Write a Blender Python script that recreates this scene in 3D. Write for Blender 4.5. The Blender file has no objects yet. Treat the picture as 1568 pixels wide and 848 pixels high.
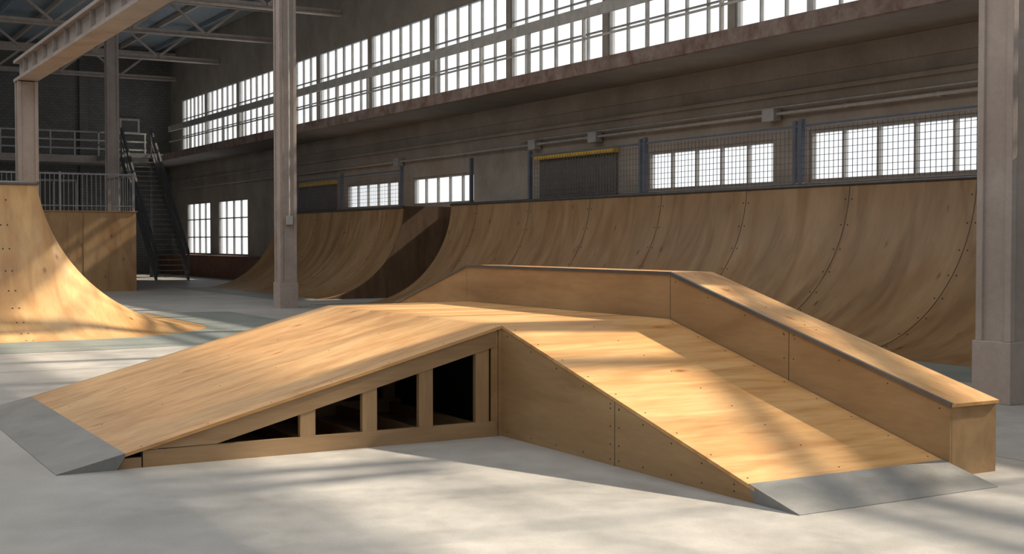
import bpy, math, random
from mathutils import Vector
random.seed(4)
S = bpy.context.scene
try:
    S.view_settings.view_transform = 'Standard'
except Exception: pass

# ------------------------------------------------------------------ materials
def newmat(name):
    m = bpy.data.materials.new(name); m.use_nodes = True
    nt = m.node_tree; nt.nodes.clear()
    out = nt.nodes.new('ShaderNodeOutputMaterial')
    b = nt.nodes.new('ShaderNodeBsdfPrincipled')
    nt.links.new(b.outputs[0], out.inputs[0])
    return m, nt, b, out
def N(nt, t, **kw):
    n = nt.nodes.new(t)
    for k, v in kw.items(): setattr(n, k, v)
    return n
def ramp(nt, fac, stops):
    r = N(nt, 'ShaderNodeValToRGB')
    e = r.color_ramp.elements
    while len(e) < len(stops): e.new(0.5)
    for i, (p, c) in enumerate(stops):
        e[i].position = p; e[i].color = (*c, 1)
    nt.links.new(fac, r.inputs[0]); return r
def mixc(nt, a, b, fac, mode='MIX'):
    m = N(nt, 'ShaderNodeMix', data_type='RGBA', blend_type=mode)
    if isinstance(fac, float): m.inputs[0].default_value = fac
    else: nt.links.new(fac, m.inputs[0])
    for s, v in ((6, a), (7, b)):
        if isinstance(v, tuple): m.inputs[s].default_value = (*v, 1)
        else: nt.links.new(v, m.inputs[s])
    return m.outputs[2]
def noise(nt, vec, scale, detail=5, rough=.55, dist=0):
    n = N(nt, 'ShaderNodeTexNoise')
    n.inputs['Scale'].default_value = scale; n.inputs['Detail'].default_value = detail
    n.inputs['Roughness'].default_value = rough; n.inputs['Distortion'].default_value = dist
    if vec is not None: nt.links.new(vec, n.inputs['Vector'])
    return n.outputs[0]
def objvec(nt, scale=(1, 1, 1)):
    tc = N(nt, 'ShaderNodeTexCoord'); mp = N(nt, 'ShaderNodeMapping')
    mp.inputs['Scale'].default_value = scale
    nt.links.new(tc.outputs['Object'], mp.inputs[0]); return mp.outputs[0]
def bump(nt, b, h, s, d=.01):
    bp = N(nt, 'ShaderNodeBump'); bp.inputs['Strength'].default_value = s; bp.inputs['Distance'].default_value = d
    nt.links.new(h, bp.inputs['Height']); nt.links.new(bp.outputs[0], b.inputs['Normal'])

def wood(name, scale, dark, mid, light, rough=.5, panel_axis=None, panel_w=1.22, freq=1.0, knots=True, con=.35):
    m, nt, b, o = newmat(name)
    v = objvec(nt, scale)
    g1 = noise(nt, v, 1.6*freq, 5, .55, .9)
    g2 = noise(nt, v, 11*freq, 4, .6, .3)
    r1 = ramp(nt, g1, [(.30, dark), (.46, mid), (.64, light)])
    r2 = ramp(nt, g2, [(.3, (1-con, 1-con*1.15, 1-con*1.3)), (.58, (1, 1, 1))])
    c = mixc(nt, r1.outputs[0], r2.outputs[0], .5, 'MULTIPLY')
    big = noise(nt, objvec(nt), 1.1, 3, .5, .5)
    rb = ramp(nt, big, [(.35, (.89, .83, .76)), (.62, (1.0, 1.0, 1.0))])
    c = mixc(nt, c, rb.outputs[0], .8, 'MULTIPLY')
    if knots:
        gg = noise(nt, objvec(nt, tuple(s*.55 for s in scale)), 1.0, 2, .5, .6)
        ml = N(nt, 'ShaderNodeMath', operation='MULTIPLY'); ml.inputs[1].default_value = 34; nt.links.new(gg, ml.inputs[0])
        sn = N(nt, 'ShaderNodeMath', operation='SINE'); nt.links.new(ml.outputs[0], sn.inputs[0])
        rs = ramp(nt, sn.outputs[0], [(.0, (1, 1, 1)), (.55, (1, 1, 1)), (1.0, (.86, .77, .67))])
        c = mixc(nt, c, rs.outputs[0], .8, 'MULTIPLY')
        vo = N(nt, 'ShaderNodeTexVoronoi'); vo.inputs['Scale'].default_value = 1.0
        ks = tuple(1.3 if s < 1 else 2.6 for s in scale)
        nt.links.new(objvec(nt, ks), vo.inputs['Vector'])
        rk = ramp(nt, vo.outputs['Distance'], [(.025, (.30, .17, .09)), (.06, (.72, .52, .36)), (.12, (1, 1, 1))])
        c = mixc(nt, c, rk.outputs[0], .85, 'MULTIPLY')
    if panel_axis is not None:
        tc = N(nt, 'ShaderNodeTexCoord'); sp = N(nt, 'ShaderNodeSeparateXYZ')
        nt.links.new(tc.outputs['Object'], sp.inputs[0])
        dv = N(nt, 'ShaderNodeMath', operation='DIVIDE'); dv.inputs[1].default_value = panel_w
        nt.links.new(sp.outputs[panel_axis], dv.inputs[0])
        fl = N(nt, 'ShaderNodeMath', operation='FLOOR'); nt.links.new(dv.outputs[0], fl.inputs[0])
        wn = N(nt, 'ShaderNodeTexWhiteNoise', noise_dimensions='1D'); nt.links.new(fl.outputs[0], wn.inputs['W'])
        rp = ramp(nt, wn.outputs[0], [(0, (.84, .80, .75)), (1, (1, 1, 1))])
        c = mixc(nt, c, rp.outputs[0], .9, 'MULTIPLY')
    nt.links.new(c, b.inputs['Base Color'])
    b.inputs['Roughness'].default_value = rough
    bump(nt, b, g2, .1, .003)
    return m
WD, WM, WL = (.50, .27, .10), (.64, .375, .155), (.72, .45, .205)
wood_x = wood('plywood_grain_x', (.35, 2.6, 2.6), WD, WM, WL, .45)
wood_y = wood('plywood_grain_y', (2.6, .35, 2.6), WD, WM, WL, .5)
wood_z = wood('frame_stud_wood', (3.2, 3.2, .28), (.29, .185, .098), (.36, .238, .128), (.41, .28, .155), .5, knots=False)
side_y = wood('side_panel_ply', (2.2, .4, 2.2), (.31, .195, .092), (.38, .245, .12), (.43, .285, .145), .6, knots=False, con=.2)
lumber = wood('frame_lumber', (.3, 3, 3), (.29, .185, .098), (.36, .238, .128), (.41, .28, .155), .6, knots=False, con=.25)
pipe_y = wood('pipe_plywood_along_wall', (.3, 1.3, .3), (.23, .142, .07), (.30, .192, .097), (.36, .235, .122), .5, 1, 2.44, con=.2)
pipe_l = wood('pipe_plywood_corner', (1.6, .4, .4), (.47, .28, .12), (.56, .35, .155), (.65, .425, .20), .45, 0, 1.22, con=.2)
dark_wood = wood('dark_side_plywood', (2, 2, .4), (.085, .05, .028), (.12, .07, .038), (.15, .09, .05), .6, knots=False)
block_w = wood('block_plywood', (2, 2, .4), (.28, .17, .078), (.36, .225, .108), (.41, .265, .13), .6, 0, 1.22, con=.2)

def concrete(name, c1, c2, rough=.85, scale=1.5, bs=.2, c3=None, spec=.3):
    m, nt, b, o = newmat(name)
    n1 = noise(nt, objvec(nt), scale, 8, .65, .3)
    n2 = noise(nt, objvec(nt), scale*14, 5, .7)
    r = ramp(nt, n1, [(.32, c1), (.68, c2)])
    r2 = ramp(nt, n2, [(.3, (.82, .82, .82)), (.7, (1, 1, 1))])
    c = mixc(nt, r.outputs[0], r2.outputs[0], .7, 'MULTIPLY')
    nt.links.new(c, b.inputs['Base Color']); b.inputs['Roughness'].default_value = rough
    b.inputs['Specular IOR Level'].default_value = spec
    bump(nt, b, n2, bs, .01)
    return m
m_wall = concrete('aged_plaster_wall', (.26, .232, .20), (.37, .335, .298), .9, .9, .3)
m_slab = concrete('slab_concrete', (.22, .22, .218), (.31, .308, .30), .9, .7)
m_rust = concrete('rusty_edge_beam', (.15, .085, .065), (.32, .265, .235), .8, 3.0)
m_col = concrete('column_paint', (.34, .29, .265), (.45, .395, .365), .7, 1.3)
m_plate = concrete('steel_transition_plate', (.165, .17, .165), (.27, .275, .27), .38, 2.5, .08, spec=.7)
m_strip = concrete('painted_floor_strip', (.18, .21, .20), (.27, .295, .28), .5, 1.2, .05)
m_red = concrete('red_brown_panel', (.14, .065, .045), (.20, .10, .065), .7, 2)
m_plain = concrete('unseen_wall_plaster', (.28, .26, .24), (.38, .36, .33), .9, .6)
# brick end wall
m_end, nt, b, o = newmat('end_wall_brick')
tc = N(nt, 'ShaderNodeTexCoord'); sp = N(nt, 'ShaderNodeSeparateXYZ'); cb = N(nt, 'ShaderNodeCombineXYZ')
nt.links.new(tc.outputs['Object'], sp.inputs[0]); nt.links.new(sp.outputs[0], cb.inputs[0]); nt.links.new(sp.outputs[2], cb.inputs[1])
br = N(nt, 'ShaderNodeTexBrick'); br.inputs['Scale'].default_value = 2.0
br.inputs['Color1'].default_value = (.20, .20, .19, 1); br.inputs['Color2'].default_value = (.165, .163, .157, 1); br.inputs['Mortar'].default_value = (.12, .118, .115, 1)
nt.links.new(cb.outputs[0], br.inputs['Vector'])
c = mixc(nt, br.outputs[0], ramp(nt, noise(nt, objvec(nt), .7, 6), [(.3, (.75, .75, .75)), (.7, (1.0, 1.0, 1.0))]).outputs[0], .9, 'MULTIPLY')
nt.links.new(c, b.inputs['Base Color']); b.inputs['Roughness'].default_value = .9

# floor
m_floor, nt, b, o = newmat('polished_concrete_floor')
n1 = noise(nt, objvec(nt), .55, 8, .62, .4); n2 = noise(nt, objvec(nt), 2.8, 8, .72, .2); n3 = noise(nt, objvec(nt), 60, 3, .7)
c = mixc(nt, ramp(nt, n1, [(.3, (.345, .338, .322)), (.7, (.50, .492, .47))]).outputs[0],
         ramp(nt, n2, [(.32, (.78, .78, .78)), (.60, (1, 1, 1))]).outputs[0], .85, 'MULTIPLY')
c = mixc(nt, c, ramp(nt, n3, [(.3, (.82, .82, .82)), (.7, (1, 1, 1))]).outputs[0], .8, 'MULTIPLY')
nt.links.new(c, b.inputs['Base Color'])
rr = ramp(nt, n2, [(.3, (.38, .38, .38)), (.7, (.60, .60, .60))]); nt.links.new(rr.outputs[0], b.inputs['Roughness'])
bump(nt, b, n2, .05, .01)

def simple(name, col, rough=.5, metal=0.0, var=.15):
    m, nt, b, o = newmat(name)
    n = noise(nt, objvec(nt), 5, 4)
    c = ramp(nt, n, [(.3, tuple(x*(1-var) for x in col)), (.7, tuple(min(1, x*(1+var)) for x in col))])
    nt.links.new(c.outputs[0], b.inputs['Base Color'])
    b.inputs['Roughness'].default_value = rough; b.inputs['Metallic'].default_value = metal
    return m
m_steel = simple('coping_steel', (.13, .135, .14), .35, .7)
m_darksteel = simple('dark_steel', (.12, .122, .128), .5, .3)
m_post = simple('fence_post_blue_grey', (.10, .115, .15), .5, .2)
m_wire = simple('fence_wire', (.12, .12, .13), .5, .3)
m_grey = simple('painted_rail_grey', (.42, .41, .39), .5, .1)
m_rail2 = simple('guard_rail_steel', (.24, .24, .245), .5, .2)
m_frame = simple('window_frame_paint', (.24, .235, .225), .6)
m_roof = simple('roof_sheet_blue_grey', (.24, .29, .34), .7)
m_truss = simple('truss_paint', (.46, .395, .355), .6)
m_yellow = simple('yellow_paint', (.66, .42, .03), .5)
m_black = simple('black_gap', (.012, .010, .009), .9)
m_screw = simple('screw_head', (.05, .035, .025), .5, .4)
m_shut = simple('roller_shutter', (.10, .095, .085), .7)
m_conduit = simple('conduit_grey', (.40, .40, .40), .5, .3)

m_glass, nt, b, o = newmat('frosted_daylight_glass')
nt.nodes.remove(b)
tr = N(nt, 'ShaderNodeBsdfTransparent'); em = N(nt, 'ShaderNodeEmission'); mx = N(nt, 'ShaderNodeMixShader')
em.inputs[0].default_value = (.95, .98, 1, 1); em.inputs[1].default_value = 1.2
mx.inputs[0].default_value = .15
nt.links.new(tr.outputs[0], mx.inputs[1]); nt.links.new(em.outputs[0], mx.inputs[2]); nt.links.new(mx.outputs[0], o.inputs[0])

# ------------------------------------------------------------------ mesh builder
class MB:
    def __init__(s): s.v = []; s.f = []; s.m = []; s.mats = []; s.sm = []
    def mi(s, m):
        if m not in s.mats: s.mats.append(m)
        return s.mats.index(m)
    def add(s, vs, fs, m, smooth=False):
        o = len(s.v); s.v += [tuple(p) for p in vs]; k = s.mi(m)
        for f in fs: s.f.append([i+o for i in f]); s.m.append(k); s.sm.append(smooth)
    def box(s, x0, x1, y0, y1, z0, z1, m):
        vs = [(x0,y0,z0),(x1,y0,z0),(x1,y1,z0),(x0,y1,z0),(x0,y0,z1),(x1,y0,z1),(x1,y1,z1),(x0,y1,z1)]
        s.add(vs, [(0,3,2,1),(4,5,6,7),(0,1,5,4),(1,2,6,5),(2,3,7,6),(3,0,4,7)], m)
    def prism(s, prof, axis, lo, hi, m):
        def P(a, b, t): return (t, a, b) if axis == 'x' else ((a, t, b) if axis == 'y' else (a, b, t))
        n = len(prof)
        vs = [P(a, b, lo) for a, b in prof] + [P(a, b, hi) for a, b in prof]
        fs = [tuple(range(n)), tuple(range(2*n-1, n-1, -1))] + [(i, (i+1) % n, (i+1) % n+n, i+n) for i in range(n)]
        s.add(vs, fs, m)
    def beam(s, p, q, w, h, m):
        p = Vector(p); q = Vector(q); d = (q-p).normalized()
        up = Vector((0, 0, 1)) if abs(d.z) < .95 else Vector((0, 1, 0))
        r = d.cross(up).normalized(); u = r.cross(d).normalized()
        vs = [e + r*a*w/2 + u*b_*h/2 for e in (p, q) for a, b_ in ((-1,-1),(1,-1),(1,1),(-1,1))]
        s.add(vs, [(0,1,2,3),(7,6,5,4),(0,4,5,1),(1,5,6,2),(2,6,7,3),(3,7,4,0)], m)
    def cyl(s, p, q, r, m, n=12):
        p = Vector(p); q = Vector(q); d = (q-p).normalized()
        up = Vector((0, 0, 1)) if abs(d.z) < .95 else Vector((0, 1, 0))
        a = d.cross(up).normalized(); b_ = a.cross(d).normalized()
        vs = [e + a*math.cos(2*math.pi*i/n)*r + b_*math.sin(2*math.pi*i/n)*r for e in (p, q) for i in range(n)]
        s.add(vs, [(i, (i+1) % n, (i+1) % n+n, i+n) for i in range(n)], m, True)
        s.add(vs, [tuple(range(n-1, -1, -1)), tuple(range(n, 2*n))], m)
    def grid(s, rows, m, smooth=True):
        n = len(rows[0]); vs = [p for r in rows for p in r]
        fs = [(i*n+j, i*n+j+1, (i+1)*n+j+1, (i+1)*n+j) for i in range(len(rows)-1) for j in range(n-1)]
        s.add(vs, fs, m, smooth)
    def make(s, name, bevel=0):
        me = bpy.data.meshes.new(name); me.from_pydata(s.v, [], s.f)
        for m in s.mats: me.materials.append(m)
        me.polygons.foreach_set('material_index', s.m); me.polygons.foreach_set('use_smooth', s.sm)
        me.update()
        ob = bpy.data.objects.new(name, me); S.collection.objects.link(ob)
        if bevel:
            md = ob.modifiers.new('bevel', 'BEVEL'); md.width = bevel; md.segments = 2; md.limit_method = 'ANGLE'
        return ob
def holes_wall(mb, fixed, a0, a1, z0, z1, holes, axis, m):
    A = sorted({a0, a1, *[h[0] for h in holes], *[h[1] for h in holes]}); Z = sorted({z0, z1, *[h[2] for h in holes], *[h[3] for h in holes]})
    for i in range(len(A)-1):
        j = 0
        while j < len(Z)-1:
            def inh(jj):
                ca, cz = (A[i]+A[i+1])/2, (Z[jj]+Z[jj+1])/2
                return any(h[0] < ca < h[1] and h[2] < cz < h[3] for h in holes)
            if inh(j): j += 1; continue
            k = j
            while k+1 < len(Z)-1 and not inh(k+1): k += 1
            if axis == 'x': mb.box(fixed[0], fixed[1], A[i], A[i+1], Z[j], Z[k+1], m)
            else: mb.box(A[i], A[i+1], fixed[0], fixed[1], Z[j], Z[k+1], m)
            j = k+1

# ------------------------------------------------------------------ shell
XW, YE, YB, XL, ZR = 16.0, 59.0, -16.0, -10.0, 10.2
fl = MB(); fl.box(XL-.3, XW+.35, YB-.3, YE+.3, -.2, 0, m_floor)
fl.make('floor')
jt = MB()
for y in (-3.5, 2.1, 15.4, 21, 33): jt.box(XL, 10.9, y-.004, y+.004, 0, .0015, m_plate)
for x in (-1.2, 7.35): jt.box(x-.004, x+.004, YB, 30, 0, .0015, m_plate)
jt.make('trim_floor_joints')

bays = []; y = -15.2
while y < 57: bays.append((y+.1, min(y+4.3, 57.3)-.1)); y += 4.3
holes = []
for a, b_ in bays:
    holes.append((a, b_, 5.25, 7.8))
    if b_ < 28.5: holes.append((a, b_, 7.88, 10.05))  # unseen upper openings, added so sun reaches the ramps
low = [(9.2, 12.6, 2.53, 3.46), (13.05, 17.06, 2.53, 3.46), (17.97, 21.9, 2.53, 3.36), (29.6, 33.3, 2.5, 3.30), (34.3, 38.2, 2.5, 3.28), (48.1, 51.9, .9, 3.15), (53.0, 56.5, .9, 3.15)]
holes += low
wr = MB(); holes_wall(wr, (XW, XW+.2), YB, YE+.3, 0, ZR, holes, 'x', m_wall)
wr.box(XW-.08, XW, YB, YE, 4.12, 4.2, m_wall); wr.box(XW-.05, XW, YB, YE, 4.45, 4.84, m_wall)
wr.make('wall_right')
we = MB()
we.box(XL, XW, YE, YE+.3, 0, ZR, m_end)
for x in (0, 4, 8, 11.9): we.box(x, x+.35, YE-.15, YE, 0, ZR, m_end)
we.make('wall_end')
wl = MB(); holes_wall(wl, (XL-.3, XL), YB-.3, YE+.3, 0, ZR, [(y_, y_+3.4, 4.0, 8.0) for y_ in range(-14, 55, 6)], 'x', m_plain); wl.make('wall_left')  # unseen wall, added to dim ambient light on side faces
wb = MB(); holes_wall(wb, (YB-.3, YB), XL, XW+.35, 0, ZR, [(-6, -1.5, 0, 4.2), (5, 9.5, 4.5, 8.5)], 'y', m_plain); wb.make('wall_back')  # unseen wall, added to keep ambient light off front faces
ce = MB(); ce.box(XL-.3, XW+.35, YB-.3, YE+.3, ZR, ZR+.15, m_roof)
for i in range(18):
    x = XL+1+i*1.5; ce.box(x, x+.1, YB, YE, ZR-.18, ZR, m_truss if i % 3 == 0 else m_roof)
ce.make('ceiling')

# windows
wi = 1
def window(y0, y1, z0, z1, nv, hz, bar=.045, glass=True, fw=.06):
    global wi
    w = MB(); g0 = XW+.06
    if glass: w.box(g0+.04, g0+.045, y0, y1, z0, z1, m_glass)
    for yy in (y0, y1-fw): w.box(g0-.03, g0+.08, yy, yy+fw, z0, z1, m_frame)
    for zz in (z0, z1-fw): w.box(g0-.03, g0+.08, y0+fw, y1-fw, zz, zz+fw, m_frame)
    for i in range(1, nv):
        yy = y0+(y1-y0)*i/nv; bw = bar*1.6 if (i*2 == nv) else bar
        w.box(g0-.02, g0+.06, yy-bw/2, yy+bw/2, z0+fw, z1-fw, m_frame)
    for f in hz:
        zz = z0+(z1-z0)*f
        w.box(g0-.01, g0+.05, y0+fw, y1-fw, zz-bar/2, zz+bar/2, m_frame)
    w.make('window_%d' % wi); wi += 1
for a, b_ in bays:
    window(a, b_, 5.25, 7.8, 6, (.36, .66), .035, fw=.05)
    if b_ < 28.5: window(a, b_, 7.88, 10.05, 4, (.5,), glass=False, bar=.03, fw=.03)  # unseen upper row, added to shape the sun patches
for a, b_, z0, z1 in low: window(a, b_, z0, z1, 5 if z0 > 2 else 4, () if z0 > 2 else (.33, .67))

# shutters
for a, b_, z in ((22.97, 26.2, 3.42), (39.0, 42.4, 3.34)):
    s = MB(); s.box(XW-.05, XW-.01, a, b_, 2.3, z, m_shut)
    for k in range(9): s.box(XW-.065, XW-.05, a+.05, b_-.05, 2.35+k*.11, 2.35+k*.11+.03, m_shut)
    s.box(XW-.18, XW-.01, a-.05, b_+.05, z, z+.13, m_yellow); s.make('roller_shutter')

# mezzanine
XE = 14.1
mz = MB()
mz.box(XE+.12, XW-.01, YB+.02, YE-.16, 4.845, 5.07, m_slab)
mz.box(XE, XE+.12, YB+.02, YE-.16, 4.82, 5.09, m_rust)
mz.box(6, XE, 56.0, YE-.16, 4.84, 5.07, m_slab); mz.box(6, XE, 55.9, 56, 4.8, 5.1, m_col)
mz.box(12.0, XE, 53.0, 55.9, 4.86, 5.07, m_slab)
rl = mz
xr = XE+.06
rl.box(xr-.04, xr+.04, YB+.02, 52.5, 5.95, 6.17, m_grey)
rl.box(xr-.015, xr+.015, YB+.02, 52.5, 5.52, 5.56, m_grey)
for i in range(31):
    yy = YB+1+i*2.15; rl.box(xr-.03, xr+.03, yy-.03, yy+.03, 5.09, 5.98, m_grey)
for i in range(9):
    x = 6.2+i*.98; rl.box(x-.03, x+.03, 55.92, 55.98, 5.1, 6.1, m_grey)
for z in (5.4, 5.75, 6.1): rl.box(6, 14.1, 55.93, 55.97, z-.03, z+.03, m_grey)
for yy in (53.1, 54.4, 55.8): rl.box(12.02, 12.08, yy-.03, yy+.03, 5.07, 6.1, m_grey)
for z in (5.55, 6.1): rl.box(12.03, 12.07, 53.1, 55.9, z-.03, z+.03, m_grey)
mz.make('mezzanine_balcony')

# trusses
for k, Y in enumerate((-7, -.5, 6, 12.5, 19, 25.6, 32.1, 38.6, 45.1, 51.6, 58.1)):
    t = MB()
    t.box(XL+.01, XW-.01, Y-.12, Y+.12, 8.72, 8.76, m_truss); t.box(XL+.01, XW-.01, Y-.02, Y+.02, 8.76, 8.92, m_truss)
    t.box(XL+.01, XW-.01, Y-.08, Y+.08, 9.85, 9.97, m_truss)
    x = XL+.1; up = True
    while x < XW-1.4:
        a = (x, Y, 8.85 if up else 9.9); c_ = (x+1.3, Y, 9.9 if up else 8.85)
        t.beam(a, c_, .07, .09, m_truss); x += 1.3; up = not up
    t.make('roof_truss')

# columns
def column(x, y, ztop, base=.57):
    c = MB(); w = .195; e = .07
    c.box(x-w+.03, x+w-.03, y-w+.03, y+w-.03, 0, ztop, m_col)
    for sx in (-1, 1):
        for sy in (-1, 1):
            xa, xb = sorted((x+sx*w, x+sx*(w-e))); ya, yb = sorted((y+sy*w, y+sy*(w-e)))
            c.box(xa, xb, ya, yb, base, ztop, m_col)
    w2 = w+.02
    c.box(x-w2, x+w2, y-w2, y+w2, 0, base, m_col)
    return c
for yy in (7.94, 27.2, 43.9, -11.0):
    c = column(9.92, yy, 8.70)
    if yy == 27.2: c.box(9.92-.06, 9.92+.08, 27.2-.27, 27.2-.19, 1.85, 2.05, m_grey); c.cyl((9.93, 26.98, 2.05), (9.93, 26.98, 8.6), .015, m_grey)
    if yy == 7.94: c.box(10.0, 10.14, 7.66, 7.75, 2.2, 2.42, m_grey)
    c.make('concrete_column', .006)
for yy in (27.4, -11.0):
    c = column(4.5, yy, 4.70); c.make('concrete_column', .006)
g = MB()
g.box(4.3, 4.7, -11.3, 27.7, 4.72, 4.78, m_col); g.box(4.3, 4.7, -11.3, 27.7, 5.10, 5.16, m_col); g.box(4.42, 4.58, -11.3, 27.7, 4.78, 5.10, m_col)
for i in range(38): g.box(4.34, 4.66, -11+i*1.02, -10.98+i*1.02, 4.78, 5.10, m_col)
g.make('overhead_girder')

# conduit
cd = MB()
cd.cyl((XW-.14, 3, 3.80), (XW-.14, 57, 3.80), .03, m_conduit); cd.cyl((XW-.12, 3, 3.92), (XW-.12, 27, 3.92), .018, m_conduit)
for yy in (17.9, 23.7, 26.3, 9.5, 34): cd.box(XW-.22, XW-.04, yy-.16, yy+.16, 3.68, 3.9, m_conduit)
for i in range(26): cd.box(XW-.14, XW, 4+i*2, 4.05+i*2, 3.76, 3.84, m_conduit)
cd.make('wall_conduit')

# ------------------------------------------------------------------ quarter pipes along wall
def straight_pipe(name, xb, R, H, y0, y1, plate_x):
    p = MB(); th = math.acos(1-H/R); n = 28
    prof = [(xb+R*math.sin(th*i/n), R*(1-math.cos(th*i/n))) for i in range(n+1)]
    prof[0] = (xb, .014)
    xt = prof[-1][0]
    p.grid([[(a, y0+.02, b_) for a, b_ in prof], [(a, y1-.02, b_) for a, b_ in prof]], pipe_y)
    side = [(xb+.02, 0)] + [(a, b_-.004) for a, b_ in prof[1:]] + [(XW-.1, H-.004), (XW-.1, 0)]
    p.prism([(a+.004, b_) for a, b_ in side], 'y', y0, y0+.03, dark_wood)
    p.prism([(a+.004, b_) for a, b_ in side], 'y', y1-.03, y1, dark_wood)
    p.box(xt, XW-.1, y0+.03, y1-.03, H-.04, H, block_w)
    p.cyl((xt-.005, y0, H-.03), (xt-.005, y1, H-.03), .033, m_steel)
    def off(i, o):
        a = th*i/n; return (xb+(R-o)*math.sin(a), R-(R-o)*math.cos(a))
    yy = math.ceil(y0/2.44)*2.44
    while yy < y1-.3:
        if yy > y0+.3:
            rows = []
            for dy in (-.006, .006): rows.append([(off(i, .003)[0], yy+dy, off(i, .003)[1]) for i in range(1, n+1)])
            p.grid(rows, m_screw)
            for i in range(2, n, 3):
                for dy in (-.07, .07):
                    c0 = off(i, .0); c1 = off(i, .005)
                    p.cyl((c0[0], yy+dy, c0[1]), (c1[0], yy+dy, c1[1]), .013, m_screw, 8)
        yy += 2.44
    p.prism([(plate_x, 0), (plate_x, .004), (xb+.05, .018), (xb+.05, 0)], 'y', y0-.05, y1+.05, m_strip)
    return p.make(name)
straight_pipe('quarter_pipe', 12.1, 2.5, 2.42, 3.0, 28.2, 10.9)
straight_pipe('quarter_pipe', 11.85, 2.5, 2.40, 30.4, 40.2, 11.0)

# rounded corner pipe
cx, cy, R, H = 3.83, 22.4, 2.8, 2.45
q = MB(); th = math.acos(1-H/R); n = 28; run = R*math.sin(th)
prof = [(run-R*math.sin(th*i/n), max(.012, R*(1-math.cos(th*i/n)))) for i in range(n+1)]
rows = [[(-1.0, cy-r, z) for r, z in prof]]
for k in range(0, 25):
    a = -math.pi/2+math.pi/2*k/24
    rows.append([(cx+r*math.cos(a), cy+r*math.sin(a), z) for r, z in prof])
rows.append([(cx+r, 26.3, z) for r, z in prof])
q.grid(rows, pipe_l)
q.box(-1.0, cx, cy, 26.3, H-.03, H, pipe_l)
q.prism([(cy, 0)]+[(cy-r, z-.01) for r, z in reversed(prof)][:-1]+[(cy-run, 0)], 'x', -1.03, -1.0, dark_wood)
q.cyl((-1.0, cy, H), (cx, cy, H), .035, m_steel); q.cyl((cx, cy, H), (cx, 26.3, H), .035, m_steel)
for X in (3.28, 2.06, .84):
    for dx in (-.05, .05):
        for i in range(2, n, 3):
            r, z = prof[i]; a = th*i/n
            nn = (-math.sin(a), math.cos(a))
            q.cyl((X+dx, cy-r, z), (X+dx, cy-r+nn[0]*.005, z+nn[1]*.005), .014, m_screw, 8)
ring = []
for rr_, zz in ((run+1.7, .003), (run-.04, .016)):
    row = [(-1.0, cy-rr_, zz)]
    for k in range(25):
        a = -math.pi/2+math.pi/2*k/24; row.append((cx+rr_*math.cos(a), cy+rr_*math.sin(a), zz))
    row.append((cx+rr_, 26.3, zz)); ring.append(row)
q.grid(ring, m_strip)
q.make('corner_quarter_pipe')

# wooden block with guard rail
bk = MB()
bk.box(5.2, 9.38, 38.5, 42.0, 0, 2.34, block_w); bk.box(5.17, 9.41, 38.47, 42.03, 2.34, 2.37, block_w)
for x in (6.6, 7.85): bk.box(x-.005, x+.005, 38.495, 38.5, .02, 2.33, m_screw)
bk.make('wooden_platform_box')
gr = MB()
for x0 in [5.25+i*.13 for i in range(32)]: gr.box(x0, x0+.018, 38.58, 38.60, 2.37, 3.42, m_rail2)
gr.box(5.2, 9.36, 38.57, 38.61, 3.42, 3.47, m_rail2); gr.box(5.2, 9.36, 38.57, 38.61, 2.5, 2.53, m_rail2)
for x0 in (5.2, 7.2, 9.3): gr.box(x0, x0+.06, 38.56, 38.62, 2.37, 3.5, m_rail2)
for y0 in [38.7+i*.3 for i in range(11)]: gr.box(9.32, 9.34, y0, y0+.02, 2.37, 3.42, m_rail2)
gr.box(9.31, 9.35, 38.6, 41.9, 3.42, 3.47, m_rail2)
gr.make('platform_guard_rail')

# stairs
st = MB()
y0, y1, z1 = 47.5, 52.8, 5.07
for x in (12.3, 13.5):
    st.beam((x, y0, .16), (x, y1, z1-.12), .07, .34, m_darksteel)
    st.beam((x, y0, 1.02), (x, y1, z1+.95), .08, .16, m_darksteel)
    st.beam((x, y0, .55), (x, y1, z1+.45), .04, .05, m_darksteel)
    for k in range(6):
        f = k/5; yy = y0+(y1-y0)*f; zz = z1*f
        st.box(x-.03, x+.03, yy-.03, yy+.03, zz, zz+1.0, m_darksteel)
ns = 26
for k in range(1, ns):
    f = k/ns; st.box(12.33, 13.47, y0+(y1-y0)*f-.14, y0+(y1-y0)*f+.14, z1*f-.03, z1*f, m_rail2)
for x in (12.3, 13.5): st.box(x-.06, x+.06, 52.85, 52.97, 0, 4.84, m_darksteel)
st.make('steel_staircase')
lw = MB(); lw.box(15.4, XW-.02, 42.5, 58.8, 0, .85, m_red); lw.box(15.35, XW-.02, 42.5, 58.8, .85, .89, m_red); lw.make('low_kick_wall')
dr = MB(); YD = YE-.16
dr.box(9.8, 11.7, YD-.06, YD, 0, 4.1, m_shut)
for x in (9.75, 10.7, 11.65): dr.box(x, x+.09, YD-.1, YD, 0, 4.15, m_grey)
dr.box(9.75, 11.74, YD-.1, YD, 4.1, 4.2, m_grey); dr.make('door_1')
eb = MB(); eb.box(13.6, 14.5, YE-.3, YE-.01, 6.3, 7.0, m_grey); eb.box(13.7, 14.4, YE-.32, YE-.3, 6.4, 6.9, m_shut); eb.make('electrical_cabinet')

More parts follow.
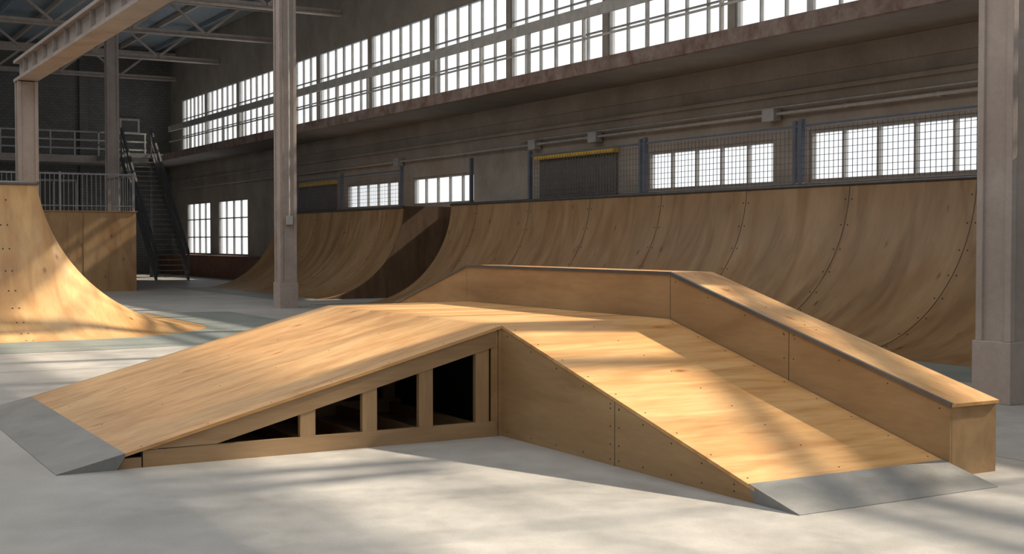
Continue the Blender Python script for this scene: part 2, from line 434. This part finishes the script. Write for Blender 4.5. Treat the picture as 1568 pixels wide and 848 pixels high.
# fence on pipe deck
fe = MB(); xf = 14.85
posts = [7.6, 11.8, 16.0, 20.4, 24.8, 27.6, 31.6, 35.8, 39.6]
for yy in posts:
    h0 = 2.425 if yy < 28 else 2.405
    fe.box(xf-.04, xf+.04, yy-.04, yy+.04, h0, 3.52, m_post)
    if yy in (16.0, 20.4): fe.box(xf-.03, xf+.03, yy+.12, yy+.19, h0, 3.5, m_post)
for a, b_ in zip(posts[:-1], posts[1:]):
    if (a, b_) in ((24.8, 27.6), (27.6, 31.6)): continue
    yy = a+.1
    h0 = 2.43
    while yy < b_: fe.box(xf-.004, xf+.004, yy-.004, yy+.004, h0+.03, 3.36, m_wire); yy += .105
    z = h0+.05
    while z < 3.36: fe.box(xf-.004, xf+.004, a, b_, z-.004, z+.004, m_wire); z += .105
    fe.box(xf-.02, xf+.02, a, b_, 3.38, 3.42, m_post)
fe.make('wire_mesh_fence')

# ------------------------------------------------------------------ FUNBOX
X0, X1 = 4.83, 6.43; YN, YF = 8.49, 12.0; ZD = .85; ZL = .09
YT, YP = 5.57, 5.20
XLt, XP = 1.93, 1.545
T = .022
fb = MB()
fb.prism([(YT, ZL), (YN, ZD), (YN, ZD-T), (YT, ZL-T)], 'x', X0-.004, X1, wood_x)
fb.box(X0, X1, YN, YF, ZD-T, ZD, wood_x)
YG = YF+(YN-YT)
fb.prism([(YF, ZD), (YG, ZL), (YG, ZL-T), (YF, ZD-T)], 'x', X0, X1, wood_x)
fb.prism([(XLt, ZL), (X0, ZD), (X0, ZD-T), (XLt, ZL-T)], 'y', YN-.012, YF+.01, wood_x)
k = (ZD-ZL)/(YN-YT)
def zr(y): return ZL+(y-YT)*k-T
ys = 6.97
fb.prism([(YT, 0), (YT, zr(YT)), (ys-.002, zr(ys-.002)), (ys-.002, 0)], 'x', X0, X0+.02, side_y)
fb.prism([(ys+.002, 0), (ys+.002, zr(ys+.002)), (YN, zr(YN)), (YN, 0)], 'x', X0, X0+.02, side_y)
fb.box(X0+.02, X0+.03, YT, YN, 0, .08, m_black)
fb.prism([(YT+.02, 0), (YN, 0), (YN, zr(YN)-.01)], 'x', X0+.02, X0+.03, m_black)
# visible panel seam
fb.box(X0-.0008, X0, ys-.003, ys+.003, 0, zr(ys), m_screw)
fb.box(X0-.088, X0-.03, YN+.008, YN+.03, 0, ZD-T-.02, side_y)
fb.box(X0-.026, X0+.0, YN, YN+.02, 0, ZD-T-.008, side_y)
fb.prism([(YG, 0), (YG, ZL-T), (YF, ZD-T), (YF, 0)], 'x', X0, X0+.02, side_y)
fb.prism([(XLt, 0), (XLt, ZL-T), (X0, ZD-T), (X0, 0)], 'y', YF-.02, YF, side_y)
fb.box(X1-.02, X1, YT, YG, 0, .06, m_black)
kx = (ZD-ZL)/(X0-XLt)
def zl(x): return ZL+(x-XLt)*kx-T
HB = .115
def frame(yf, full=True):
    fb.box(2.10, X0-.05, yf, yf+.045, 0, HB, lumber)
    xa = XLt+.17
    RH = .125
    xs = XLt+((HB+RH+T-ZL)/kx)
    fb.prism([(xa, zl(xa)), (X0-.05, zl(X0-.05)), (X0-.05, zl(X0-.05)-RH), (xs, HB+.001), (xa, HB+.001 if zl(xa) > HB else zl(xa)-.001)], 'y', yf, yf+.045, lumber)
    for x in (3.20, 3.676, 4.13, 4.607):
        w = .113
        fb.prism([(x, HB), (x+w, HB), (x+w, zl(x+w)-RH), (x, zl(x)-RH)], 'y', yf+.006, yf+.05, wood_z if full else lumber)
frame(YN); frame(YN+1.7, False); frame(YF-.1, False)
fb.box(XLt, 2.09, YN+.0, YN+.045, 0, zl(XLt)-.0, lumber)
fb.box(2.088, 2.102, YN+.004, YN+.03, 0, .11, m_black)
fb.box(XLt-.006, XLt+.008, YN-.002, YN+.03, 0, .07, m_black)
fb.beam((2.2, YN-.001, HB+.002), (2.72, YN-.001, HB+.002), .003, .003, m_screw)
for x in (2.7, 3.23, 3.70, 4.16, 4.66):
    fb.box(x, x+.045, YN+.05, YF-.1, 0, .09, lumber)
    fb.box(x, x+.045, YN+.05, YF-.1, zl(x)-.09, zl(x)-.004, lumber)
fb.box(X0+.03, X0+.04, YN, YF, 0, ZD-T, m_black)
fb.prism([(YP, 0), (YP, .004), (YT, ZL+.003), (YT+.05, ZL+.003+.05*k), (YT+.05, ZL+.05*k-.02), (YT-.005, 0)], 'x', X0-.003, X1+.003, m_plate)
fb.prism([(XP, 0), (XP, .004), (XLt, ZL+.003), (XLt+.05, ZL+.003+.05*kx), (XLt+.05, ZL+.05*kx-.02), (XLt-.005, 0)], 'y', YN-.02, YF+.01, m_plate)
def screw(p, nrm, r=.0055):
    p = Vector(p); nrm = Vector(nrm).normalized(); fb.cyl(p-nrm*.001, p+nrm*.0015, r, m_screw, 8)
for y in (5.75, 6.05, 6.35, 6.65, 6.92, 7.02, 7.35, 7.7, 8.05, 8.4):
    screw((X0-.0005, y, .04), (-1, 0, 0)); screw((X0-.0005, y, zr(y)-.035), (-1, 0, 0))
for z in (.14, .26, .38):
    for dy in (-.05, .05):
        if z < zr(ys)-.05: screw((X0-.0005, ys+dy, z), (-1, 0, 0))
for x in (X0+.05, 5.6, X1-.06):
    for i in range(9):
        y = YT+.12+i*.335; screw((x, y, zr(y)+T+.0005), (0, -k, 1))
for x in [2.1+i*.45 for i in range(7)]:
    for y in (YN+.04, 9.7, 10.9): screw((x, y, zl(x)+T+.0005), (-kx, 0, 1), .0045)
fb.make('skate_funbox', .0015)

# grind ledge
gb = MB(); xb0, xb1 = 6.44, 6.87; ZT, ZE = 1.235, .466
ye0, ya, yb, ye1 = 5.575, 8.49, 12.08, 15.0
core = [(ye0+.02, 0), (ye0+.02, ZE-.02), (ya, ZT-.02), (yb, ZT-.02), (ye1-.02, ZE-.02), (ye1-.02, 0)]
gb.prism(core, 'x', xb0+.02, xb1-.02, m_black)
def ztop(y):
    if y < ya: return ZE+(y-ye0)*(ZT-ZE)/(ya-ye0)
    if y > yb: return ZT-(y-yb)*(ZT-ZE)/(ye1-yb)
    return ZT
cuts = [ye0, 7.06, ya, 12.08, 13.6, ye1]
for a, c_ in zip(cuts[:-1], cuts[1:]):
    a2, c2 = a+.003 if a != ye0 else a, c_-.003 if c_ != ye1 else c_
    for xx in (xb0, xb1-.02):
        gb.prism([(a2, 0), (a2, ztop(a2)-T), (c2, ztop(c2)-T), (c2, 0)], 'x', xx, xx+.02, side_y)
    gb.prism([(a2 if a != ye0 else a-.015, ztop(a)-T), (a2 if a != ye0 else a-.015, ztop(a)), (c2, ztop(c2)), (c2, ztop(c2)-T)], 'x', xb0-.0, xb1+.012, wood_y)
gb.box(xb0+.02, xb1-.02, ye0-.001, ye0+.02, 0, ZE-T, side_y); gb.box(xb0+.02, xb1-.02, ye1-.02, ye1, 0, ZE-T, side_y)
pts = [(xb0+.002, y, ztop(y)-.008) for y in (ye0-.012, ya, yb, ye1)]
for p, q_ in zip(pts[:-1], pts[1:]): gb.beam(p, q_, .028, .028, m_steel)
for y in (5.66, 6.1, 6.55, 7.0, 7.12, 7.55, 8.0, 8.42):
    for z in (ztop(y)-.06,):
        gb.cyl((xb0-.0015, y, z), (xb0, y, z), .0055, m_screw, 8); gb.cyl((xb0+.21, y, ztop(y)-.001), (xb0+.21, y, ztop(y)+.002), .0055, m_screw, 8)
for dy in (-.05, .05):
    for f in (.35, .6, .8): gb.cyl((xb0-.0015, 7.06+dy, ztop(7.06)*f+.12), (xb0, 7.06+dy, ztop(7.06)*f+.12), .0055, m_screw, 8)
for yy in (7.06, ya): gb.box(xb0-.0008, xb0, yy-.003, yy+.003, .1, ztop(yy)-T, m_screw)
gb.make('grind_ledge', .0015)

# ------------------------------------------------------------------ light
sun = bpy.data.lights.new('sun', 'SUN'); sun.energy = 9.5; sun.angle = math.radians(1.1); sun.color = (1, .85, .66)
so = bpy.data.objects.new('sun', sun); S.collection.objects.link(so)
so.rotation_euler = Vector((-1, .12, -.72)).to_track_quat('-Z', 'Y').to_euler(); so.location = (30, -8, 20)
for i, yy in enumerate((-6, 6, 18, 29)):  # added fill lights under the roof, no skylights there
    al = bpy.data.lights.new('overhead_fill', 'AREA'); al.shape = 'RECTANGLE'; al.size = 12; al.size_y = 9
    al.energy = 560; al.color = (1, .985, .96)
    ao = bpy.data.objects.new('overhead_fill', al); S.collection.objects.link(ao); ao.location = (2.5, yy, 10.0)
w = bpy.data.worlds.new('overcast_daylight'); S.world = w; w.use_nodes = True
bg = w.node_tree.nodes['Background']; bg.inputs[0].default_value = (.93, .97, 1, 1); bg.inputs[1].default_value = 1.2

cam = bpy.data.cameras.new('camera'); co = bpy.data.objects.new('camera', cam); S.collection.objects.link(co)
cam.sensor_width = 36; cam.lens = 44.84; cam.clip_end = 300
co.location = (0, 0, 1.5); co.rotation_euler = (math.radians(88.36), 0, math.radians(-30.1))
S.camera = co
